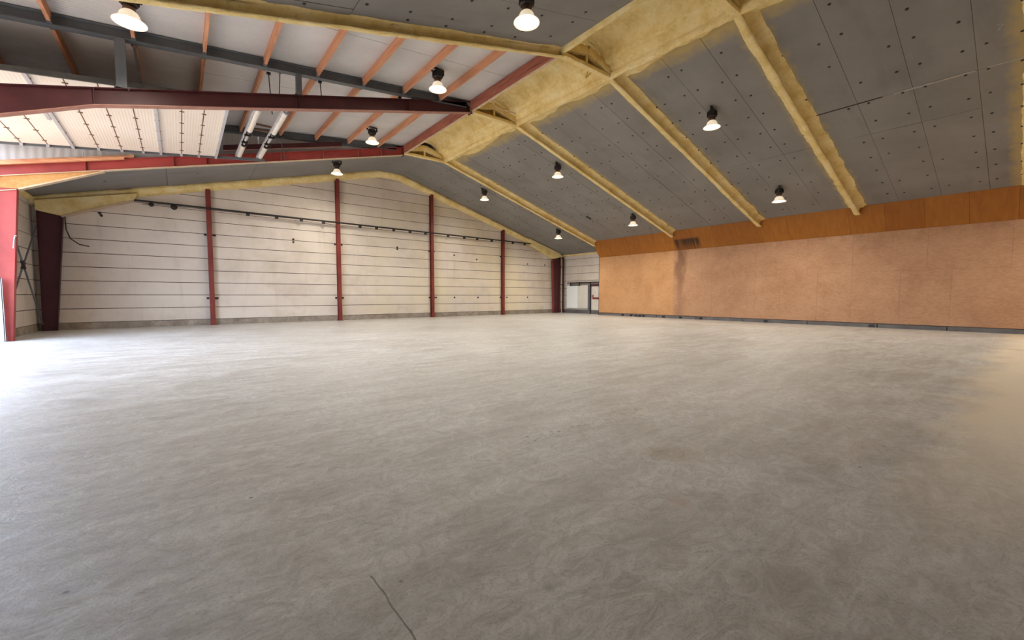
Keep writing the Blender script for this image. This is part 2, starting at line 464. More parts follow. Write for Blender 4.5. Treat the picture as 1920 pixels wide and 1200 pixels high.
# foam bead under the roof along the gable
def foam_sweep(path, prof, nseg, amp=0.03, wave=0.06, seed=0.0, freq=3.0):
    """path(t)->(origin, u, v); prof: list of (a, b) offsets along u and v"""
    rows = []
    m = len(prof)
    for i in range(nseg + 1):
        t = i / nseg
        o, u, v, dist = path(t)
        row = []
        for k, (a, b) in enumerate(prof):
            e = 1.0 if k in (0, m - 1) else 0.35
            n1 = N3(dist * 1.1 + seed, k * 0.9 + seed, 3.3) * wave * e * 2
            n2 = N3(dist * freq + seed, k * 1.3, seed) * amp
            n3 = N3(dist * freq * 2.7 + seed, k * 2.1, seed + 5) * amp * 0.6
            sgn = -1 if a < 0 else 1
            p = o + u * (a + sgn * n1 + n2) + v * (b + (n2 + n3) * (0.0 if k in (0, m - 1) else 1.0))
            row.append(tuple(p))
        rows.append(row)
    return MB().grid(rows)
UP = Vector((0, 0, 1))
def gable_bead(xa, xb, zf, seed):
    def path(t):
        x = xa + (xb - xa) * t
        return Vector((x, YE, zf(x) - 0.02)), Vector((0, -1, 0)), UP, x
    prof = [(-0.03, 0.06), (0.10, 0.05), (0.26, 0.02), (0.30, -0.10), (0.24, -0.24), (0.12, -0.30), (-0.03, -0.36)]
    return foam_sweep(path, prof, 110, 0.035, 0.05, seed)
gb = gable_bead(XL, XC + 0.2, lambda x: min(zcl(x), 9.16), 1.0).build('foam_bead', M_FOAM, wall_end, True)
gb = gable_bead(XC - 0.2, XR, lambda x: min(zcr(x), 9.16), 9.0).build('foam_bead', M_FOAM, wall_end, True)

# ---------------------------------------------------------------- side walls
wl = MB()
wl.box(XL - 0.3, XL - 0.05, 20.15, YE + 0.3, 0, zcl(XL) + 0.3)          # last bay
wl.box(XL - 0.3, XL - 0.05, 13.95, 14.5, 0, 7.6)                         # pier between the gates
wl.box(XL - 0.3, XL - 0.05, YB, 9.4, 0, zcl(XL) + 0.3)                   # towards the camera
wl.box(XL - 0.3, XL - 0.05, 14.5, 20.15, 6.0, 7.6)                       # over the open gate
wl.box(XL - 0.3, XL - 0.05, 9.4, 13.95, 5.4, 7.6)
wall_left = wl.build('wall_left', M_JOINT, None, False, 'structure')
wall_left['label'] = 'grimy cream panel wall between the two red corner columns'
z = PL
while z < 5.3:
    MB().box(XL - 0.06, XL, 20.55, YE - 0.01, z + J, min(z + 0.6 - J, zcl(XL) - 0.02)).build('panel', M_PANEL, wall_left)
    z += 0.6
MB().box(XL - 0.06, XL + 0.02, 20.3, YE - 0.01, 0, PL).build('plinth', M_PLINTH, wall_left)
def wall_bead(t):
    y = 20.5 + (YE - 20.5) * t
    return Vector((XL, y, zcl(XL) - 0.02)), Vector((1, 0, 0)), UP, y
foam_sweep(wall_bead, [(-0.02, 0.05), (0.10, 0.03), (0.16, -0.04), (0.12, -0.12), (-0.02, -0.16)], 40, 0.02, 0.03, 4).build('foam_bead', M_FOAM, wall_left, True)

wall_right_outer = MB().box(XR + 0.05, XR + 0.3, YB, YE + 0.3, 0, 5.2).build('wall_right_outer', M_JOINT, None, False, 'structure')
wall_right_outer['label'] = 'white panel wall in the far right corner beside the plywood partition'
z = PL
DO0, DO1, DOZ = 20.9, 22.35, 2.25                  # doorway in this wall
while z < 5.0:
    zt = min(z + 0.6 - J, zcr(XR) - 0.02)
    y0 = DO1 + 0.05 if z < DOZ - 0.3 else 19.5
    if zt > z + J: MB().box(XR, XR + 0.06, y0, YE - 0.01, z + J, zt).build('panel', M_PANEL, wall_right_outer)
    z += 0.6
MB().box(XR - 0.02, XR + 0.06, DO1 + 0.05, YE - 0.01, 0, PL).build('plinth', M_SILL, wall_right_outer)
def wall_bead2(t):
    y = 19.5 + (YE - 19.5) * t
    return Vector((XR, y, zcr(XR) + 0.02)), Vector((-1, 0, 0)), UP, y
foam_sweep(wall_bead2, [(-0.02, 0.05), (0.10, 0.03), (0.14, -0.04), (0.10, -0.10), (-0.02, -0.13)], 40, 0.02, 0.02, 6).build('foam_bead', M_FOAM, wall_right_outer, True)

# wooden partition along the right side
wall_right = MB().box(XW + 0.03, XW + 0.16, YB, 20.5, 0.0, 4.9).build('wall_right', M_JOINT, None, False, 'structure')
wall_right['label'] = 'long wooden partition with pinkish boards below and an orange slanted band above'
G = 0.002
low = [20.5, 18.05, 15.6, 14.45, 12.0, 9.6, 8.4, 6.75, 5.4, 3.7, 2.15, 0.2, -2.2, -4.6, YB]
upr = [20.5, 17.0, 14.45, 12.6, 9.6, 7.2, 5.4, 2.9, 0.6, -2.0, -5.0, YB]
for a, b in zip(low, low[1:]):
    t = random.choice((0, 0.001, 0.002))
    MB().box(XW - t, XW + 0.04, b + G, a - G, 0.20, 2.55 - G).build('board', M_OSBY if b > 14 else M_OSB, wall_right)
for a, b in zip(upr, upr[1:]):
    t = random.choice((0.0, 0.001, 0.002))
    MB().box(XW - t, XW + 0.04, b + G, a - G, 2.55 + G, 4.33).build('board', M_OSBY if b > 14 else M_OSB, wall_right)
ob = [20.5 - 1.25 * i for i in range(24)]
for a, b in zip(ob, ob[1:]):
    t = random.choice((0, 0.004))
    MB().hexa([(XW - 0.02 - t, b + 0.003, 4.31), (XW + 0.03, b + 0.003, 4.31), (XW + 0.03, a - 0.003, 4.31), (XW - 0.02 - t, a - 0.003, 4.31),
               (23.93 - t, b + 0.003, 5.44), (23.99, b + 0.003, 5.46), (23.99, a - 0.003, 5.46), (23.93 - t, a - 0.003, 5.44)]).build('sloping_board', M_ORANGE, wall_right)
MB().prism_y([(XW, 4.31), (23.97, 5.42), (24.4, 5.30), (XW + 0.16, 4.31)], 20.42, 20.5).build('end_board', M_ORANGE, wall_right)
MB().box(XW - 0.01, XW + 0.17, 20.5, 20.53, 0, 4.33).build('end_board', M_DKRED, wall_right)
sy = [20.5, 17.4, 15.6, 12.9, 10.2, 7.1, 4.4, 2.2, -1, -4.5, YB]
for a, b in zip(sy, sy[1:]):
    MB().box(XW - 0.01 - random.random() * 0.03, XW + 0.1, b + 0.02, a - 0.02, 0.0, 0.185 - random.random() * 0.03).build('sill_block', M_SILL, wall_right)
for yy in (18.3, 17.6, 17.2, 16.9, 16.6, 15.1, 13.9, 12.6, 9.0, 4.6):
    MB().box(XW - 0.06, XW + 0.02, yy - 0.09, yy + 0.09, 0.02, 0.14).build('packing_block', M_DARK, wall_right)

wb = MB()
wb.box(XL - 0.3, XR + 0.3, YB - 0.25, YB, 0, 10)
wb.build('wall_back', M_PANEL, None, False, 'structure')

# ---------------------------------------------------------------- grey insulated ceilings
def slope_panel(x0, x1, y0, y1, zf, th, dz=0.0):
    return MB().hexa([(x0, y0, zf(x0) + dz), (x1, y0, zf(x1) + dz), (x1, y1, zf(x1) + dz), (x0, y1, zf(x0) + dz),
                      (x0, y0, zf(x0) + th), (x1, y0, zf(x1) + th), (x1, y1, zf(x1) + th), (x0, y1, zf(x0) + th)])
ceil_r = slope_panel(11.62, XR + 0.3, YB, YE + 0.3, zcr, 0.30, 0.05).build('ceiling_right', M_CEILGAP, None, False, 'structure')
ceil_r['label'] = 'grey insulation boards on the right roof slope'
ceil_l = MB()
for (ya, yb) in ((YB, 9.35), (20.62, YE + 0.3)):
    x0, x1 = XL - 0.3, 9.3; zf = zcn if ya < 5 else zcl
    ceil_l.hexa([(x0, ya, zf(x0) + .05), (x1, ya, zf(x1) + .05), (x1, yb, zf(x1) + .05), (x0, yb, zf(x0) + .05),
                 (x0, ya, zf(x0) + .4), (x1, ya, zf(x1) + .4), (x1, yb, zf(x1) + .4), (x0, yb, zf(x0) + .4)])
ceil_l = ceil_l.build('ceiling_left', M_CEILGAP, None, False, 'structure')
ceil_l['label'] = 'grey insulation boards on the left roof slope'
GJ = 0.006
dots_r, dots_l = MB(), MB()
def dot(mb, x, y, zf, sl):
    n = Vector((-sl, 0, 1)).normalized(); c = Vector((x, y, zf(x)))
    mb.tube(c - n * 0.008, c + n * 0.01, 0.036, 7)
def panels(parent, xs, ys, zf, sl, dots, inner=True):
    for a, b in zip(ys, ys[1:]):
        for c, d in zip(xs, xs[1:]):
            th = random.choice((0.0, -0.004, -0.008))
            slope_panel(c + GJ, d - GJ, a + GJ * 0.7, b - GJ * 0.7, zf, 0.06, th).build('panel', M_CEIL, parent)
        x = xs[0] + (1.27 if sl < 0 else 0.5)
        if not inner: continue
        while x < xs[-1] - 0.2:
            for q in (0.18, 0.80):
                if random.random() < 0.12: continue
                dot(dots, x + random.uniform(-0.05, 0.05) + 0, a + (b - a) * q, lambda xx: zf(xx) - 0.006, sl)
            x += 1.03
def ysplit(a, b, first, step=1.25):
    r = [a]; y = first
    while y < b - 0.25: r.append(y); y += step
    return r + [b]
panels(ceil_r, [11.6, 16.9, 18.67, 24.1], ysplit(F[0], F[1], 1.22, 1.265), zcr, -.289, dots_r)
panels(ceil_r, [11.6, 18.68, 24.1], ysplit(F[1], F[2], 6.38), zcr, -.289, dots_r)
panels(ceil_r, [11.6, 18.2, 24.1], ysplit(F[2], F[3], 10.45), zcr, -.289, dots_r)
panels(ceil_r, [11.6, 18.6, 24.1], ysplit(F[3], F[4], 15.4), zcr, -.289, dots_r)
panels(ceil_r, [11.25, 17.6, XR], ysplit(F[4], F[5], 21.6), zcr, -.289, dots_r)
panels(ceil_r, [11.6, 16.9, 24.1], ysplit(YB, F[0], -5.5, 2.5), zcr, -.289, dots_r, False)
panels(ceil_l, [XL, -0.25, 2.97, 9.2], ysplit(F[1], F[2], 6.38), zcn, .253, dots_l)
panels(ceil_l, [XL, -0.25, 2.97, 9.2], ysplit(F[0], F[1], 1.22, 1.265), zcn, .253, dots_l)
panels(ceil_l, [XL, -0.25, 2.97, 9.55], [F[4] + 0.05, 22.9, F[5]], zcl, .253, dots_l, False)
panels(ceil_l, [XL, 2.97, 9.2], ysplit(YB, F[0], -5.5, 2.5), zcn, .253, dots_l, False)
for x, y in ((-2.3, 21.8), (-2.9, 22.6), (-2.2, 23.6), (2.0, 22.3), (5.5, 21.9), (0.8, 23.2)):
    dot(dots_l, x, y, lambda xx: zcl(xx) - 0.006, .253)
dots_r.build('fastener_caps', M_DOT, ceil_r, False, 'stuff')
dots_l.build('fastener_caps', M_DOT, ceil_l, False, 'stuff')
# ridge strip of the last bay
MB().box(9.56, 11.24, F[4] + 0.05, YE, 9.06, 9.12).build('ridge_panel', M_CEIL, ceil_l)
# scuffed joint tape across the nearest boards
def tape(x, y0, y1, w, m, nm):
    MB().hexa([(x - w, y0, zcr(x - w) - .016), (x + w, y0, zcr(x + w) - .016), (x + w, y1, zcr(x + w) - .016), (x - w, y1, zcr(x - w) - .016),
               (x - w, y0, zcr(x - w) - .004), (x + w, y0, zcr(x + w) - .004), (x + w, y1, zcr(x + w) - .004), (x - w, y1, zcr(x - w) - .004)]).build(nm, m, ceil_r)
tape(16.9, 0.45, 1.05, 0.022, M_TAPE, 'joint_tape'); tape(16.9, 1.25, 2.9, 0.026, M_TAPE, 'joint_tape')

tape(16.9, 3.15, 5.05, 0.016, M_CEILGAP, 'open_joint')
def chalk(pts, cx, cy, sc):
    mb = MB(); P = [(cx - b * sc, cy - a * sc) for a, b in pts]
    for (xa, ya), (xb, yb) in zip(P, P[1:]):
        mb.tube((xa, ya, zcr(xa) - .010), (xb, yb, zcr(xb) - .010), 0.011, 5)
    mb.build('chalk_mark', M_TAPE, ceil_r)
chalk([(-0.5, 0.7), (-0.2, 1.0), (0.25, 0.95), (0.45, 0.6), (0.3, 0.2), (-0.1, -0.3), (-0.5, -0.9), (0.0, -0.75), (0.6, -0.8)], 15.56, 0.80, 0.10)
# ---------------------------------------------------------------- sprayed ridge vault
ridge = empty('ceiling_ridge'); ridge['kind'] = 'structure'; ridge['label'] = 'yellow sprayed foam vault along the ridge between the frames'
VAULT = [(9.24, 8.72), (9.30, 9.0), (9.42, 9.26), (9.7, 9.42), (10.05, 9.53), (10.38, 9.57), (10.75, 9.50), (10.95, 9.38), (11.06, 9.24), (11.09, 9.08),
         (11.35, 9.04), (11.40, 8.94), (11.46, 8.90), (11.44, 8.80), (11.47, 8.70), (11.56, 8.67), (11.66, 8.72), (11.70, 8.84), (11.82, 8.92), (12.02, 8.90), (12.22, 8.832)]
VAULT0 = [(8.98, 8.90), (9.1, 8.82), (9.16, 8.70), (9.26, 8.70)] + VAULT[1:]
def subdiv(prof, n):
    r = []
    for a, b in zip(prof, prof[1:]):
        for i in range(n): r.append((a[0] + (b[0] - a[0]) * i / n, a[1] + (b[1] - a[1]) * i / n))
    return r + [prof[-1]]
def vault(y0, y1, prof, seed):
    prof = subdiv(prof, 2); rows = []; m = len(prof)
    ny = int((y1 - y0) / 0.07)
    for i in range(ny + 1):
        y = y0 + (y1 - y0) * i / ny; row = []
        for k, (x, z) in enumerate(prof):
            e = 0.0 if k == 0 else 1.0
            rib = (0.035 * N3(y * 4.5 + seed, k * 0.10, 1.7) + (0.11 * N3(y * 7.5 + seed, k * 0.05, 6.1) if 10.3 < x < 11.3 else 0)) * (1.0 if 9.3 < x < 11.3 else 0.35)
            big = 0.05 * N3(y * 0.9, k * 0.25, seed)
            sm = 0.018 * N3(y * 7, k * 0.9, seed + 2)
            xo = 0
            if x > 11.9: xo = (x - 11.85) * (0.9 * N3(y * 0.8, seed, 4.2) + 0.25 * N3(y * 2.3, seed, 8)) - 0.05; rib = 0; big = sm = 0
            if x > 11.3 and x < 11.85: xo = 0.02 * N3(y * 2.5, k * 0.7, seed + 7)
            xx = x + xo
            zz = z + (rib + big + sm) * e
            if x > 11.9: zz = zcr(xx) - (0.03 if k < m - 2 else 0.004 if k < m - 1 else -0.012)
            row.append((xx, y, zz))
        rows.append(row)
    return MB().grid(rows)
for (a, b, pr, sd) in ((F[3], F[4], VAULT, 1.0), (F[2], F[3], VAULT, 4.0), (F[1], F[2], VAULT0, 8.0), (F[0], F[1], VAULT0, 13.0), (YB, F[0], VAULT0, 17.0)):
    vault(a, b, pr, sd).build('foam_vault', M_FOAM, ridge, True)
MB().prism_y([(9.0, 9.25), (9.4, 9.6), (10.38, 9.8), (11.4, 9.45), (11.4, 9.7), (10.38, 10.0), (9.0, 9.7)], YB, F[4] + 0.2).build('ridge_cap', M_CEILGAP, ridge)
MB().prism_y([(9.0, 9.15), (11.4, 9.15), (11.4, 9.7), (10.38, 9.9), (9.0, 9.7)], F[4] + 0.05, YE + 0.3).build('ridge_cap', M_CEILGAP, ridge)

# ---------------------------------------------------------------- raised roof over the open gates
roof = empty('ceiling_raised'); roof['kind'] = 'structure'; roof['label'] = 'white ribbed sheet roof raised above the open gate'
for a, b in ((9.25, 11.82), (11.82, 14.2), (14.2, 15.9), (15.9, 17.55), (17.55, 20.6)):
    for c, d in ((XL - 0.2, 9.27),):
        slope_panel(c, d - 0.012, a, b - 0.015, zdr, 0.05).build('roof_sheet', M_SHEET, roof)
slope_panel(XL - 0.3, 9.35, 9.2, 20.65, zdr, 0.2, 0.08).build('roof_deck', M_DARK, roof)
# cheeks closing the step at both ends
cheek = empty('wall_cheek'); cheek['kind'] = 'structure'; cheek['label'] = 'white sheet cheek closing the step of the raised roof'
for (y0, y1) in ((20.52, 20.6), (9.24, 9.30)):
    xs = [XL - 0.05, -2.4, 0.2, 2.8, 5.4, 8.6]
    for a, b in zip(xs, xs[1:]):
        q = 8.6
        po = [(a + .004, zcl(a) - 0.05), (b - .004, zcl(b) - 0.05), (b - .004, max(zdr(b), zcl(b) - 0.04)), (a + .004, max(zdr(a), zcl(a) - 0.04))]
        MB().prism_y(po, y0, y1).build('cheek_sheet', M_CHEEK, cheek)

# ================================================================== PORTAL FRAMES
def frame_empty(k, label):
    e = empty('portal_frame', (XC, F[k], 0)); tag(e, label, 'frame', 'steel portal frames of the hall'); return e
def foam_rafter(xa, xb, zf, Y, parent, seed, nseg=150, wide=1.0, dep=1):
    sl = (zf(xb) - zf(xa)) / (xb - xa)
    n = Vector((-sl, 0, 1)).normalized()
    L = math.hypot(xb - xa, zf(xb) - zf(xa))
    def path(t):
        x = xa + (xb - xa) * t
        return Vector((x, Y, zf(x))), Vector((0, 1, 0)), n, t * L
    w = wide
    prof = [(-0.30 * w, 0.012), (-0.24 * w, -0.012), (-0.18 * w, -0.04), (-0.135, -0.10), (-0.115, -0.18), (-0.11, -0.26), (-0.105, -0.31), (-0.05, -0.335), (0.03, -0.335),
            (0.095, -0.325), (0.105, -0.29), (0.05, -0.27), (0.03, -0.22), (0.035, -0.15), (0.07, -0.10), (0.10, -0.06), (0.17 * w, -0.05), (0.24 * w, -0.02), (0.32 * w, 0.012)]
    prof = [(-a, b) for a, b in reversed(prof)]          # open groove on the camera side
    if dep != 1: prof = [(a * 0.85, b * dep if b < 0 else b) for a, b in prof]
    return foam_sweep(path, prof, nseg, 0.018, 0.05, seed, 2.2).build('foam_rafter', M_FOAM, parent, True)
def lumpy_bar(p0, p1, w, h, seed, n=18):
    p0 = Vector(p0); p1 = Vector(p1); d = p1 - p0; L = d.length; d.normalize()
    u = Vector((0, 1, 0)); v = d.cross(u).normalized()
    prof = [(-w, -h), (-w * .6, -h * 1.1), (w * .6, -h * 1.1), (w, -h), (w * 1.05, 0), (w, h), (-w, h), (-w * 1.05, 0), (-w, -h)]
    rows = []
    for i in range(n + 1):
        c = p0 + d * (L * i / n); row = []
        for k, (a, b) in enumerate(prof):
            kk = k % 8
            q = 1 + 0.22 * N3(i * 0.6 + seed, kk * 0.8, seed) 
            row.append(tuple(c + u * a * q + v * b * q))
        rows.append(row)
    return MB().grid(rows)
def ridge_truss(Y, parent, seed):
    t = lumpy_bar((9.15, Y, 8.72), (11.6, Y, 8.75), 0.10, 0.055, seed, 24)
    t.build('tie_bar', M_FOAM, parent, True)
    for (a, b) in (((9.2, Y, 8.92), (10.36, Y, 9.20)), ((10.36, Y, 9.20), (11.58, Y, 8.90))):
        lumpy_bar(a, b, 0.11, 0.12, seed + b[0], 16).build('ridge_bar', M_FOAM, parent, True)
    lumpy_bar((10.36, Y, 8.74), (10.36, Y + 0.001, 9.2), 0.05, 0.04, seed + 3, 8).build('king_post', M_FOAM, parent, True)
    MB().prism_y([(9.3, 8.80), (11.5, 8.80), (11.4, 8.86), (10.36, 9.10), (9.35, 8.88)], Y + 0.04, Y + 0.07).build('gusset_plate', M_FOAMD, parent)

def ibeam(seg_bot, seg_top, Y, parent, name, mweb, mfl, fw=0.10, tf=0.018, tw=0.007):
    """I section standing in the plane y=Y; seg_bot/seg_top: matching polylines of (x, z)"""
    mb = MB()
    for (a, b, c, d) in zip(seg_bot, seg_bot[1:], seg_top, seg_top[1:]):
        mb.prism_y([a, b, d, c], Y - tw, Y + tw)
        mb.prism_y([c, d, (d[0], d[1] + tf), (c[0], c[1] + tf)], Y - fw, Y + fw)
    o = mb.build(name, mweb, parent)
    fb = MB()
    for (a, b) in zip(seg_bot, seg_bot[1:]):
        fb.prism_y([(a[0], a[1] - tf), (b[0], b[1] - tf), b, a], Y - fw, Y + fw)
    fb.build('bottom_flange', mfl, o)
    return o
def stiff(o, x, zb, zt, Y, m, w=0.09):
    MB().box(x - 0.008, x + 0.008, Y - w, Y + w, zb, zt).build('stiffener', m, o)

# right-hand ends and left slope of the foamed frames
f1 = frame_empty(1, 'foam coated portal frame nearest the camera, crossing the top right of the ceiling')
foam_rafter(11.5, 24.12, zcr, F[1], f1, 2.0, 170, 1.15); foam_rafter(9.2, XL, zcn, F[1], f1, 3.0, 150, 1, 0.65); ridge_truss(F[1], f1, 2)
f2 = frame_empty(2, 'foam coated portal frame in front of the raised white roof')
foam_rafter(11.5, 24.12, zcr, F[2], f2, 5.0, 170); ridge_truss(F[2], f2, 6)
foam_rafter(9.25, XL, zcn, F[2], f2, 6.0, 150, 0.6, 0.65)
f3 = frame_empty(3, 'portal frame with an exposed dark red beam under the raised roof')
foam_rafter(11.5, 24.12, zcr, F[3], f3, 8.0, 150); ridge_truss(F[3], f3, 9)
bot = [(-4.55, 4.70), (-1.42, 5.985), (9.22, 8.645)]; top = [(-4.55, 5.58), (-1.42, 6.36), (9.22, 9.04)]
r3 = ibeam(bot, top, F[3], f3, 'rafter', M_DKRED, M_REDF, 0.11)
MB().prism_y([(9.2, 8.58), (9.225, 8.58), (9.225, 9.10), (9.2, 9.10)], F[3] - 0.12, F[3] + 0.12).build('end_plate', M_DKRED, r3)
MB().prism_y([(9.0, 8.93), (9.2, 8.72), (9.2, 8.98), (9.0, 8.98)], F[3] - 0.11, F[3] - 0.095).build('gusset', M_GALV, r3)
for x in (-1.42, 3.05, 6.6): stiff(r3, x, 5.985 + .25 * (x + 1.42), 6.36 + .252 * (x + 1.42), F[3], M_DKRED)
ibeam([(-4.15, 0.0), (-3.9, 4.9)], [(-4.55, 0.0), (-4.55, 5.5)], F[3], f3, 'column', M_RED2, M_RED2, 0.11)
MB().tube((9.27, F[3] - 0.05, 8.58), (9.27, F[3] - 0.05, 8.70), 0.04, 8).build('drip_cap', M_WHITE, r3)

f4 = frame_empty(4, 'portal frame with a bright red tapered beam and column beside the open gate')
foam_rafter(11.5, 24.12, zcr, F[4], f4, 11.0, 150, 0.9); ridge_truss(F[4], f4, 12)
bot = [(-4.55, 5.13), (9.15, 8.60)]; top = [(-4.55, 5.46), (9.15, 8.96)]
r4 = ibeam(bot, top, F[4], f4, 'rafter', M_RED2, M_TRIM, 0.11)
for x in (-2.35, 0.0, 1.0, 3.6, 5.3, 6.9, 8.0): stiff(r4, x, 5.13 + .2533 * (x + 4.55), 5.46 + .2555 * (x + 4.55), F[4], M_RED2 if x < 2 else M_REDF)
MB().prism_y([(9.13, 8.54), (9.16, 8.54), (9.16, 9.02), (9.13, 9.02)], F[4] - 0.12, F[4] + 0.12).build('end_plate', M_DKRED, r4)
c4 = ibeam([(-4.22, 0.0), (-3.92, 4.85)], [(-4.58, 0.0), (-4.58, 5.1)], F[4], f4, 'column', M_RED2, M_RED2, 0.12)
MB().prism_y([(-4.58, 4.82), (-3.9, 4.86), (-1.9, 5.77), (-1.9, 5.80), (-4.58, 5.13)], F[4] - 0.03, F[4] + 0.02).build('haunch_board', M_OSBH, f4)
MB().prism_y([(-4.5, 4.70), (-3.9, 4.85), (-3.9, 4.88), (-1.9, 5.79), (-1.9, 5.76), (-3.9, 4.83), (-4.5, 4.68)], F[4] - 0.05, F[4] + 0.20).build('haunch_trim', M_TRIM, f4)
MB().path([(-4.02, F[4] - 0.14, 3.30), (-4.02, F[4] - 0.16, 3.35), (-3.98, F[4] - 0.16, 3.35)], 0.02, 6).tube((-4.03, F[4] - 0.14, 3.30), (-4.07, F[4] - 0.14, 2.95), 0.02, 6).build('handle', M_GALV, c4)

f5 = frame_empty(5, 'portal frame against the gable wall with dark red corner columns')
ibeam([(-4.02, 0.0), (-3.66, 4.78)], [(-4.42, 0.0), (-4.40, 4.98)], YE - 0.28, f5, 'column', M_MAROON, M_MAROON, 0.13)
ibeam([(24.66, 0.0), (24.50, 4.3), (24.62, 4.60)], [(25.28, 0.0), (25.36, 4.5), (25.36, 4.80)], YE - 0.28, f5, 'column', M_DKRED, M_RED, 0.13)
MB().prism_y([(-4.42, 4.90), (-3.66, 4.74), (-1.45, 5.70), (-1.30, 6.02), (-4.42, 5.28)], YE - 0.42, YE - 0.02).build('haunch_foam', M_FOAM, f5)
MB().prism_y([(-3.70, 4.70), (-1.45, 5.66), (-1.45, 5.71), (-3.70, 4.76)], YE - 0.46, YE - 0.10).build('haunch_trim', M_TRIM, f5)
MB().prism_y([(24.62, 4.55), (25.36, 4.70), (25.36, 5.0), (22.0, 5.95), (22.1, 5.55)], YE - 0.42, YE - 0.02).build('haunch_foam', M_FOAM, f5)
f0 = frame_empty(0, 'foam coated portal frame at the right edge of the picture')
foam_rafter(11.5, 24.12, zcr, F[0] - 0.12, f0, 21.0, 120, 1.1); foam_rafter(9.2, XL, zcn, F[0] - 0.12, f0, 22.0, 90, 1, 0.65); ridge_truss(F[0], f0, 23)

# ================================================================== GABLE COLUMNS
names = ['first red steel column from the left on the gable wall', 'second red steel column from the left, up to the ridge, on the gable wall',
         'third red steel column from the left on the gable wall', 'fourth red steel column from the left on the gable wall, beside the corner']
for x, lb in zip(COLX, names):
    zt = (zcl(x) if x < XC else zcr(x)) - 0.30
    e = empty('wall_column', (x, YE - 0.12, 0)); tag(e, lb, 'column', 'red columns of the gable wall')
    a, b = 0.10, 0.007
    MB().box(x - a, x + a, YE - 0.235, YE - 0.222, 0, zt).build('front_flange', M_RED, e)
    MB().box(x - b, x + b, YE - 0.222, YE - 0.022, 0, zt).build('web', M_RED, e)
    MB().box(x - a, x + a, YE - 0.022, YE - 0.004, 0, zt).build('back_flange', M_RED, e)
    for z in (1.33, 4.45):
        for s in (-1, 1):
            MB().box(x + s * 0.10 - 0.02, x + s * 0.24 + 0.02, YE - 0.05, YE - 0.022, z - 0.045, z + 0.045).build('clip', M_DARK, e)
    MB().box(x - 0.16, x + 0.16, YE - 0.29, YE, 0, 0.015).build('base_plate', M_RED, e)

# pipe with hangers along the gable
e = empty('heating_pipe', (10, YE - 0.28, 5.6)); tag(e, 'thin dark pipe with hanging clips running along the gable wall', 'pipe')
pz = lambda x: 5.72 - 0.0052 * (x + 1.5)
MB().tube((-1.45, YE - 0.30, pz(-1.45)), (22.2, YE - 0.30, pz(22.2)), 0.045, 10).build('pipe_run', M_DARK, e)
MB().tube((-1.2, YE - 0.22, pz(-1.2) - 0.13), (22.0, YE - 0.22, pz(22) - 0.13), 0.012, 6).build('cable', M_HINGE, e)
for x in (2.9, 4.2, 5.4, 6.55, 8.6, 9.6, 10.7, 11.8, 12.9, 14.6, 15.9, 17.0, 18.3, 20.3, 21.5):
    MB().box(x - 0.10, x + 0.06, YE - 0.31, YE - 0.22, pz(x) - 0.16, pz(x) - 0.04).build('clip', M_DARK, e)
for x, r in ((-0.86, 0.10), (-0.06, 0.14)):
    MB().lathe([(0, -r), (r * .7, -r * .7), (r, 0), (r * .7, r * .7), (0, r)], 10, (x, YE - 0.30, pz(x) - 0.12)).build('valve', M_DARK, e, True)

# cable dangling from the left knee
pts = [(-3.62, YE - 0.30, 4.80), (-3.60, YE - 0.32, 4.2), (-3.50, YE - 0.32, 3.85), (-3.25, YE - 0.3, 3.62), (-2.95, YE - 0.3, 3.55)]
tag(MB().path(pts, 0.022, 6).build('loose_cable', M_DARK), 'loose black cable hanging from the left corner knee', 'cable')

# brace rods of the left bay
for (a, b, lb) in (((-4.42, 25.2, 4.25), (-4.42, 20.75, 0.75), 'thin brace rod rising towards the gable on the left wall'),
                   ((-4.38, 20.75, 4.75), (-4.38, 25.0, 0.3), 'thin brace rod falling towards the gable on the left wall')):
    t = MB().tube(a, b, 0.028, 8)
    o = t.build('brace_rod', M_GREY); tag(o, lb, 'rod', 'crossed brace rods of the left bay')
    A, B = Vector(a), Vector(b)
    c = A.lerp(B, 0.46); d = A.lerp(B, 0.52)
    MB().tube(c, d, 0.05, 8).build('turnbuckle', M_DARK, o)

# guide rail of the gate on the red column
e = empty('gate_guide_rail', (-4.42, F[4] - 0.2, 0)); tag(e, 'shiny metal guide rail of the gate at the foot of the red column', 'rail')
MB().box(-4.50, -4.34, F[4] - 0.26, F[4] - 0.22, 0, 2.0).build('rail_face', M_GALV, e)
MB().box(-4.36, -4.33, F[4] - 0.26, F[4] - 0.16, 0, 2.0).build('rail_lip', M_GALV, e)

# ================================================================== RAISED ROOF STEEL AND TIMBER
def x_beam(Y, x0, x1, zb, h, fw, m, name, label):
    e = empty(name, ((x0 + x1) / 2, Y, zb(x0))); tag(e, label, 'beam')
    ibeam([(x0, zb(x0)), (x1, zb(x1))], [(x0, zb(x0) + h), (x1, zb(x1) + h)], Y, e, 'beam_body', m, m, fw, 0.02)
    return e
zg = lambda x: 7.80 + 0.11 * x
x_beam(F[3], XL, 9.0, zg, 0.22, 0.10, M_GREY, 'raised_roof_beam', 'grey steel beam of the raised roof above the dark red rafter')
x_beam(F[4], XL, 8.8, zg, 0.22, 0.10, M_GREY, 'raised_roof_beam', 'grey steel beam of the raised roof above the bright red rafter')
e = empty('support_beam', (4, F[4] + 0.05, 7.2)); tag(e, 'brown red secondary beam lying on the far red rafter', 'beam')
ibeam([(1.55, 7.18), (6.1, 8.33)], [(1.55, 7.36), (6.1, 8.50)], F[4] - 0.16, e, 'beam_body', M_DKRED, M_REDF, 0.05)
ORD = ['first', 'second', 'third', 'fourth', 'fifth', 'sixth', 'seventh', 'eighth', 'ninth']
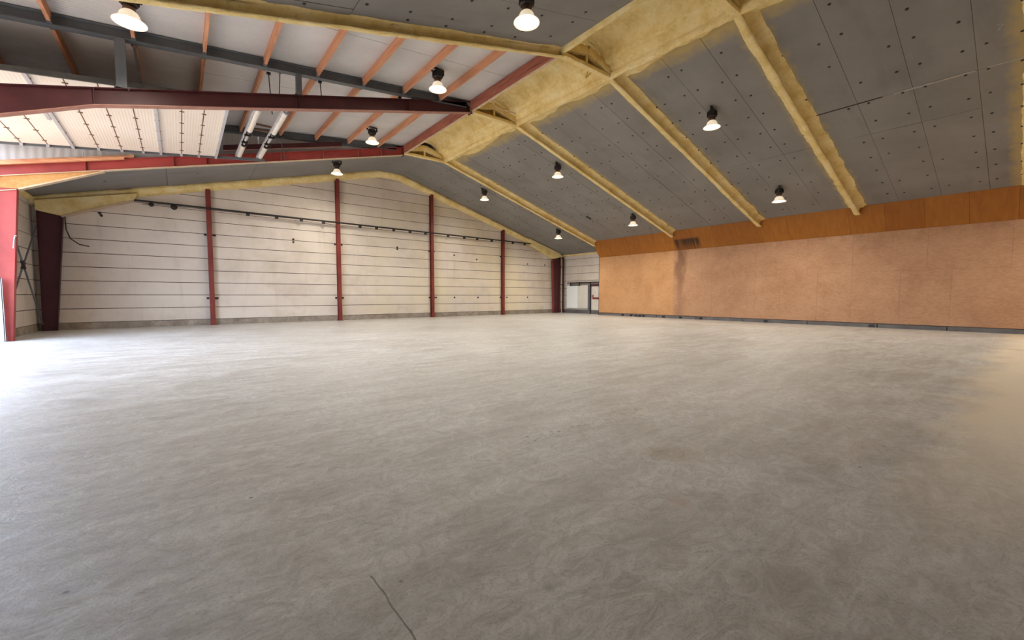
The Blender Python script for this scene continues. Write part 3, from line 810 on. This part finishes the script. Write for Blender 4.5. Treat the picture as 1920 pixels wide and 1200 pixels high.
for i in range(9):
    x = 7.80 - 1.41 * i
    for (a, b, wh, g) in ((F[2] + 0.1, F[3] - 0.1, 'in front of the grey roof beam', 'timber purlins of the near raised bay'),
                          (F[3] + 0.1, F[4] - 0.1, 'behind the grey roof beam', 'timber purlins of the far raised bay')):
        zb = zg(x) + 0.005
        e = empty('timber_purlin', (x, (a + b) / 2, zb))
        tag(e, 'orange timber purlin %s, %s from the ridge' % (wh, ORD[i]), 'purlin', g)
        MB().box(x - 0.035, x + 0.035, a, b, zb, zdr(x) - 0.006).build('joist', M_WOOD, e)
        for yy in (a, b):
            s = 1 if yy == a else -1
            MB().box(x - 0.045, x + 0.045, min(yy, yy + s * 0.10), max(yy, yy + s * 0.10), zb - 0.008, zb + 0.10).build('joist_hanger', M_GREY, e)
for (a, b, lb) in ((F[2] + 0.1, F[3] - 0.13, 'dark reddish timber edge beam along the ridge foam, nearer bay'),
                   (F[3] + 0.13, F[4] - 0.13, 'dark reddish timber edge beam along the ridge foam, farther bay')):
    e = empty('ridge_edge_beam', (9.2, (a + b) / 2, 8.7)); tag(e, lb, 'beam', 'ridge edge beams')
    MB().box(9.14, 9.23, a, b, 8.70, 9.05).build('timber', M_WOODR, e)
    MB().box(9.20, 9.27, a, b, 8.655, 8.70).build('edge_strip', M_TRIM, e)
# posts standing on the dark red rafter
zr3 = lambda x: 6.36 + 0.252 * (x + 1.42) + 0.018
for x, w, lb in ((-0.92, 0.10, 'tall grey square post standing on the dark red rafter below the big lamp'),
                 (3.05, 0.075, 'middle grey post between the dark red rafter and the grey beam'),
                 (6.8, 0.05, 'short grey post on the dark red rafter near the ridge')):
    e = empty('steel_post', (x, F[3], zr3(x))); tag(e, lb, 'post', 'posts on the dark red rafter')
    MB().box(x - w, x + w, F[3] - w, F[3] + w, zr3(x), zg(x) - 0.02).build('shaft', M_GREY, e)
    MB().box(x - w - 0.04, x + w + 0.04, F[3] - 0.1, F[3] + 0.1, zr3(x), zr3(x) + 0.015).build('foot_plate', M_GREY, e)
for (p, q, r, lb) in (((-0.68, F[3] + .3, 7.78), (-0.55, F[3] + .5, 6.78), 0.03, 'slim grey strut just right of the tall square post'),
                      ((2.28, F[3] + .15, 7.98), (2.40, F[3] + .5, 6.95), 0.014, 'dark hanger rod left of the middle grey post'),
                      ((2.58, F[3] + .15, 8.12), (2.56, F[3] + .3, 7.2), 0.012, 'thin hanger rod beside the middle grey post'),
                      ((3.70, F[3] + .15, 8.18), (3.80, F[3] + .3, 7.5), 0.014, 'dark hanger rod right of the middle grey post'),
                      ((6.35, F[3] + .15, 8.45), (6.2, F[3] + .15, 8.30), 0.02, 'tiny bracket rod near the short grey post'),
                      ((3.56, F[4] - .2, 8.16), (3.72, F[4] - .2, 7.25), 0.018, 'pale hanger rod dropping to the far red rafter')):
    o = MB().tube(p, q, r, 8).build('hanger_rod', M_GREY if r > 0.016 else M_DARK); tag(o, lb, 'rod')
    MB().box(p[0] - 0.05, p[0] + 0.05, p[1] - 0.04, p[1] + 0.04, p[2] - 0.03, p[2] + 0.03).build('clamp', M_DARK, o)
# plank left on the red rafter
z4 = lambda x: 5.46 + .2555 * (x + 4.55) + 0.02
for k, (x0, x1, dy, dz, lb) in enumerate(((-4.5, -1.1, -0.02, 0.02, 'upper pale plank lying on the bright red beam'), (-4.5, -1.35, -0.14, -0.06, 'lower pale plank lying along the bright red beam'))):
    y0 = F[4] - 0.12 + dy
    o = MB().hexa([(x0, y0, z4(x0) + dz), (x1, y0, z4(x1) + dz), (x1, y0 + .10, z4(x1) + dz), (x0, y0 + .10, z4(x0) + dz),
                   (x0, y0, z4(x0) + dz + .09), (x1, y0, z4(x1) + dz + .09), (x1, y0 + .10, z4(x1) + dz + .09), (x0, y0 + .10, z4(x0) + dz + .09)]).build('loose_plank', M_PLANK)
    tag(o, lb, 'plank', 'planks on the red beam')

# ================================================================== OVERHEAD SECTIONAL DOOR
door = empty('door_1', (-1.5, 17.2, 6.4)); struct(door, 'white sectional overhead door pushed open under the raised roof')
DY0, DY1 = 14.50, 20.0
seams = [-4.85, -4.28, -3.71, -3.14, -2.57, -1.97, -1.39, -0.83, -0.345, 0.24, 0.76, 1.29]
def zd(x, d=0, y=20.0): return zdoor(x) + d + 0.12 * (20.0 - y) / 5.66
for a, b in zip(seams, seams[1:]):
    DY0 = 14.38
    s = MB().hexa([(a + .008, DY0, zd(a, 0, DY0)), (b - .008, DY0, zd(b, 0, DY0)), (b - .008, DY1, zd(b, 0, DY1)), (a + .008, DY1, zd(a, 0, DY1)),
                   (a + .008, DY0, zd(a, .045, DY0)), (b - .008, DY0, zd(b, .045, DY0)), (b - .008, DY1, zd(b, .045, DY1)), (a + .008, DY1, zd(a, .045, DY1))]).build('door_section', M_DOOR, door)
    if b < 1.2:
        MB().hexa([(b - .012, DY0, zd(b, -.003, DY0)), (b + .012, DY0, zd(b, -.003, DY0)), (b + .012, DY1, zd(b, -.003, DY1)), (b - .012, DY1, zd(b, -.003, DY1)),
                   (b - .012, DY0, zd(b, .03, DY0)), (b + .012, DY0, zd(b, .03, DY0)), (b + .012, DY1, zd(b, .03, DY1)), (b - .012, DY1, zd(b, .03, DY1))]).build('seal', M_SEAL, s)
    if b in (-2.57, -0.345, 1.29):
        MB().hexa([(b - .04, DY0, zd(b, -.05, DY0)), (b + .04, DY0, zd(b, -.05, DY0)), (b + .04, DY1, zd(b, -.05, DY1)), (b - .04, DY1, zd(b, -.05, DY1)),
                   (b - .04, DY0, zd(b, .02, DY0)), (b + .04, DY0, zd(b, .02, DY0)), (b + .04, DY1, zd(b, .02, DY1)), (b - .04, DY1, zd(b, .02, DY1))]).build('stile', M_ALU, s)
    y = DY0 + 0.35
    while y < DY1 and b < 1.2:
        MB().hexa([(b - .055, y, zd(b, -.014, y)), (b + .055, y, zd(b, -.014, y)), (b + .055, y + .045, zd(b, -.014, y + .045)), (b - .055, y + .045, zd(b, -.014, y + .045)),
                   (b - .055, y, zd(b, .004, y)), (b + .055, y, zd(b, .004, y)), (b + .055, y + .045, zd(b, .004, y + .045)), (b - .055, y + .045, zd(b, .004, y + .045))]).build('hinge', M_HINGE, s)
        y += 0.96
    MB().box(b - 0.035, b + 0.035, DY1 - 0.02, DY1 + 0.09, zd(b, -0.07), zd(b, 0.02)).build('roller_bracket', M_ALU, s)
def track(Y, x0, x1, m, w=0.05, h=.05):
    MB().hexa([(x0, Y, zd(x0, -h, Y)), (x1, Y, zd(x1, -h, Y)), (x1, Y + w, zd(x1, -h, Y + w)), (x0, Y + w, zd(x0, -h, Y + w)),
               (x0, Y, zd(x0, h, Y)), (x1, Y, zd(x1, h, Y)), (x1, Y + w, zd(x1, h, Y + w)), (x0, Y + w, zd(x0, h, Y + w))]).build('track', m, door)
track(DY1 + 0.06, XL, 2.95, M_GREY); track(14.32, XL, 1.6, M_RAIL, 0.05, .06)
MB().hexa([(-2.72, 16.9, zd(-2.72, -.03, 16.9)), (-2.64, 16.9, zd(-2.64, -.03, 16.9)), (-2.64, 17.5, zd(-2.64, -.03, 17.5)), (-2.72, 17.5, zd(-2.72, -.03, 17.5)),
           (-2.72, 16.9, zd(-2.72, .01, 16.9)), (-2.64, 16.9, zd(-2.64, .01, 16.9)), (-2.64, 17.5, zd(-2.64, .01, 17.5)), (-2.72, 17.5, zd(-2.72, .01, 17.5))]).build('pull_handle', M_ALU, door)

# torsion spring shafts in front of the door edge
for x, lb in ((2.06, 'left of two white spring shafts beside the open overhead door'), (2.78, 'right of two white spring shafts beside the open overhead door')):
    z = zd(x, 0.12)
    e = empty('spring_shaft', (x, 17.4, z)); tag(e, lb, 'spring shaft', 'door spring shafts')
    MB().box(x - 0.13, x - 0.09, 14.6, 20.2, z - 0.04, z + 0.04).build('mounting_rail', M_ALU, e)
    MB().tube((x, 14.6, z), (x, 20.2, z), 0.035, 10).build('shaft', M_WHITE, e, True)
    for a, b in ((14.7, 16.9), (18.5, 20.15)):
        mb = MB().tube((x, a, z), (x, b, z), 0.085, 14)
        mb.build('spring_tube', M_WHITE, e, False)
        for q in (a, b): MB().tube((x, q - 0.04, z), (x, q + 0.04, z), 0.10, 14).build('end_cone', M_DARK if q in (16.9, 18.5) else M_ALU, e)
    MB().tube((x, 17.35, z), (x, 17.95, z), 0.05, 10).build('coupling', M_ALU, e)
    for q in (17.2, 18.05): MB().box(x - 0.12, x + 0.07, q - 0.03, q + 0.03, z - 0.10, z + 0.08).build('bearing_bracket', M_DARK, e)
for yy, lb in ((16.4, 'near cross bar between the spring shafts'), (16.9, 'far cross bar between the spring shafts')):
    o = MB().box(2.15, 2.64, yy, yy + 0.05, zd(2.4, .16), zd(2.4, .22)).build('cross_bar', M_HINGE); tag(o, lb, 'bar')

# ================================================================== RIGHT CORNER
e = empty('down_pipe', (25.42, YE - 0.55, 0)); tag(e, 'thin grey pipe running down beside the right corner column', 'pipe')
MB().tube((25.42, YE - 0.5, 0), (25.42, YE - 0.5, 4.55), 0.035, 8).build('pipe_run', M_TRIM, e)
for z in (0.9, 2.4, 3.9): MB().box(25.37, 25.47, YE - 0.55, YE - 0.25, z - 0.02, z + 0.02).build('clip', M_DARK, e)
o = MB().box(25.5, 25.62, YE - 0.56, YE - 0.42, 0, 4.7).build('corner_post', M_DKRED); tag(o, 'slim dark red post between the thin pipe and the white wall', 'post')

d2 = empty('door_2', (XR, 23.6, 0)); struct(d2, 'pale sliding door hanging on a rail in the far right corner')
MB().box(XR - 0.12, XR - 0.06, 23.62, 24.85, 0.42, 2.29).build('leaf', M_DOORW, d2)
MB().box(XR - 0.115, XR - 0.065, 22.53, 23.61, 0.44, 2.30).build('leaf', M_DOORW2, d2)
MB().box(XR - 0.20, XR - 0.02, 20.6, 24.75, 2.50, 2.56).build('rail', M_DARK, d2)
MB().box(XR - 0.18, XR - 0.06, 20.6, 24.5, 2.40, 2.44).build('rail', M_HINGE, d2)
for yy in (24.4, 23.4): MB().box(XR - 0.17, XR - 0.10, yy - 0.03, yy + 0.03, 2.26, 2.5).build('hanger', M_DARK, d2)
MB().box(XR - 0.16, XR - 0.11, 23.4, 24.45, 2.28, 2.32).build('hanger_bar', M_DARK, d2)
MB().box(XR - 0.14, XR + 0.06, 22.2, 22.5, 0.0, 2.32).build('door_post', M_GREY, d2)
MB().box(XR - 0.16, XR - 0.12, 22.20, 22.27, 0.0, 2.5).build('guide_bar', M_DARK, d2)
MB().box(XR - 0.10, XR + 0.06, 20.7, 22.2, 2.22, 2.36).build('lintel', M_DKRED, d2)
MB().box(XR - 0.04, XR + 0.04, 20.8, 22.2, 0.30, 2.2).build('leaf', M_WHITE, d2)
MB().box(XR - 0.09, XR - 0.04, 20.9, 22.05, 1.18, 1.32).build('crash_bar', M_RED, d2)
MB().box(XR - 0.09, XR - 0.05, 21.95, 22.12, 1.28, 1.52).build('lock_case', M_REDF, d2)
MB().box(XR - 0.05, XR + 0.05, 20.8, 22.2, 0.0, 0.29).build('kick_plate', M_SILL, d2)

# conduit and bracket under the ridge foam
o = MB().path([(10.02, F[3] - .3, 9.30), (10.22, F[3] - .3, 9.05), (11.15, F[3] - .45, 8.98)], 0.028, 8).build('bent_conduit', M_TRIM); tag(o, 'bent pale conduit under the ridge foam above the dark red beam', 'conduit')
o = MB().path([(10.9, F[2] + .35, 8.98), (10.75, F[2] + .35, 8.62), (11.1, F[2] + .35, 8.98)], 0.022, 6).build('wire_bracket', M_FOAM); tag(o, 'small foam covered V bracket under the ridge', 'bracket')
# little outlet box on the right ceiling
o = slope_panel(20.35, 20.75, 17.9, 18.0, zcr, -0.004, -0.05).build('ceiling_bracket', M_DARK); tag(o, 'small dark bracket on the grey ceiling above the far lamps', 'bracket')

# ================================================================== LAMPS
def lamp_meshes():
    P = {}
    m = MB(); m.box(-0.24, 0.24, -0.03, 0.03, -0.03, 0.0)
    m.box(-0.24, -0.20, -0.03, 0.03, -0.16, 0.0); m.box(0.20, 0.24, -0.03, 0.03, -0.16, 0.0); m.box(-0.24, 0.24, -0.02, 0.02, -0.17, -0.14)
    P['bracket'] = (m, M_DARK, False)
    m = MB().lathe([(0.0, -0.10), (0.13, -0.10), (0.155, -0.13), (0.155, -0.30), (0.13, -0.33), (0.0, -0.33)], 16)
    for i in range(12):
        a = 2 * math.pi * i / 12; c, s = math.cos(a), math.sin(a)
        m.tube((0.16 * c, 0.16 * s, -0.14), (0.16 * c, 0.16 * s, -0.29), 0.012, 5)
    P['gear_housing'] = (m, M_DARK, False)
    P['neck'] = (MB().lathe([(0.0, -0.33), (0.10, -0.33), (0.105, -0.43), (0.11, -0.46), (0.0, -0.46)], 16), M_HINGE, True)
    P['reflector'] = (MB().lathe([(0.105, -0.44), (0.14, -0.47), (0.168, -0.52), (0.178, -0.565), (0.20, -0.595), (0.24, -0.63), (0.28, -0.66), (0.286, -0.672), (0.277, -0.672), (0.235, -0.642), (0.192, -0.606),
                              (0.165, -0.565), (0.15, -0.52), (0.12, -0.48), (0.09, -0.46)], 28), M_REFL, True)
    P['bulb'] = (MB().lathe([(0.001, -0.47), (0.05, -0.48), (0.075, -0.52), (0.085, -0.57), (0.07, -0.62), (0.035, -0.645), (0.001, -0.65)], 16), M_BULB, True)
    return {k: (v[0].mesh(k), v[1], v[2]) for k, v in P.items()}
LM = lamp_meshes()
for k, (me, m, sm) in LM.items():
    me.materials.append(m)
    if sm: me.polygons.foreach_set('use_smooth', [True] * len(me.polygons))
lamp_light = bpy.data.lights.new('lamp_light', 'SPOT')
lamp_light.energy = LAMP_W * 4; lamp_light.color = (1.0, 0.92, 0.79); lamp_light.shadow_soft_size = 0.10
lamp_light.spot_size = math.radians(178); lamp_light.spot_blend = 1.0
def lamp(x, y, z, rz, label):
    e = empty('high_bay_lamp', (x, y, z)); tag(e, label, 'lamp', 'lit high bay lamps'); e.rotation_euler = (0, 0, rz)
    for k, (me, m, sm) in LM.items():
        o = bpy.data.objects.new(k, me); COL.objects.link(o); o.parent = e
    l = bpy.data.objects.new('lamp_light', lamp_light); COL.objects.link(l); l.parent = e; l.location = (0, 0, -0.69)
    return e
lamp(14.95, 7.40, zcr(14.95) + 0.02, 0.3, 'lit high bay lamp on the near right ceiling, close to the first foamed rafter')
lamp(21.05, 7.30, zcr(21.05) + 0.02, 0.3, 'lit high bay lamp low on the near right ceiling above the orange boards')
lamp(15.0, 15.15, zcr(15.0) + 0.02, 0.4, 'lit high bay lamp high on the right ceiling, middle bay')
lamp(21.15, 15.03, zcr(21.15) + 0.02, 0.4, 'lit high bay lamp on the right ceiling above the mouldy stain')
lamp(15.0, 21.55, zcr(15.0) + 0.02, 0.2, 'lit high bay lamp on the right ceiling in the bay next to the gable')
lamp(21.36, 21.46, zcr(21.36) + 0.02, 0.2, 'lit high bay lamp above the far right corner door')
lamp(6.45, 22.3, zcl(6.45) + 0.02, 0.1, 'lit high bay lamp in front of the tallest gable column')
lamp(6.84, 18.4, zdr(6.84), 0.1, 'lit high bay lamp between timber purlins behind the dark red beam')
lamp(6.80, 12.4, zdr(6.80), 0.1, 'lit high bay lamp between timber purlins in front of the dark red beam')
lamp(-0.60, 11.86, zg(-0.66) - 0.005, 0.6, 'large lit high bay lamp at the top left of the picture')
lamp(6.15, 7.2, zcn(6.15) + 0.02, 0.2, 'lit high bay lamp on the left grey ceiling at the top centre')
# unseen lamps added behind the camera, continuing the grid, to light the near right
lamp(14.95, -1.9, zcr(14.95) + 0.02, 0.3, 'added high bay lamp of the right ceiling behind the camera, near the ridge')
lamp(21.05, -1.9, zcr(21.05) + 0.02, 0.3, 'added high bay lamp of the right ceiling behind the camera, near the partition')
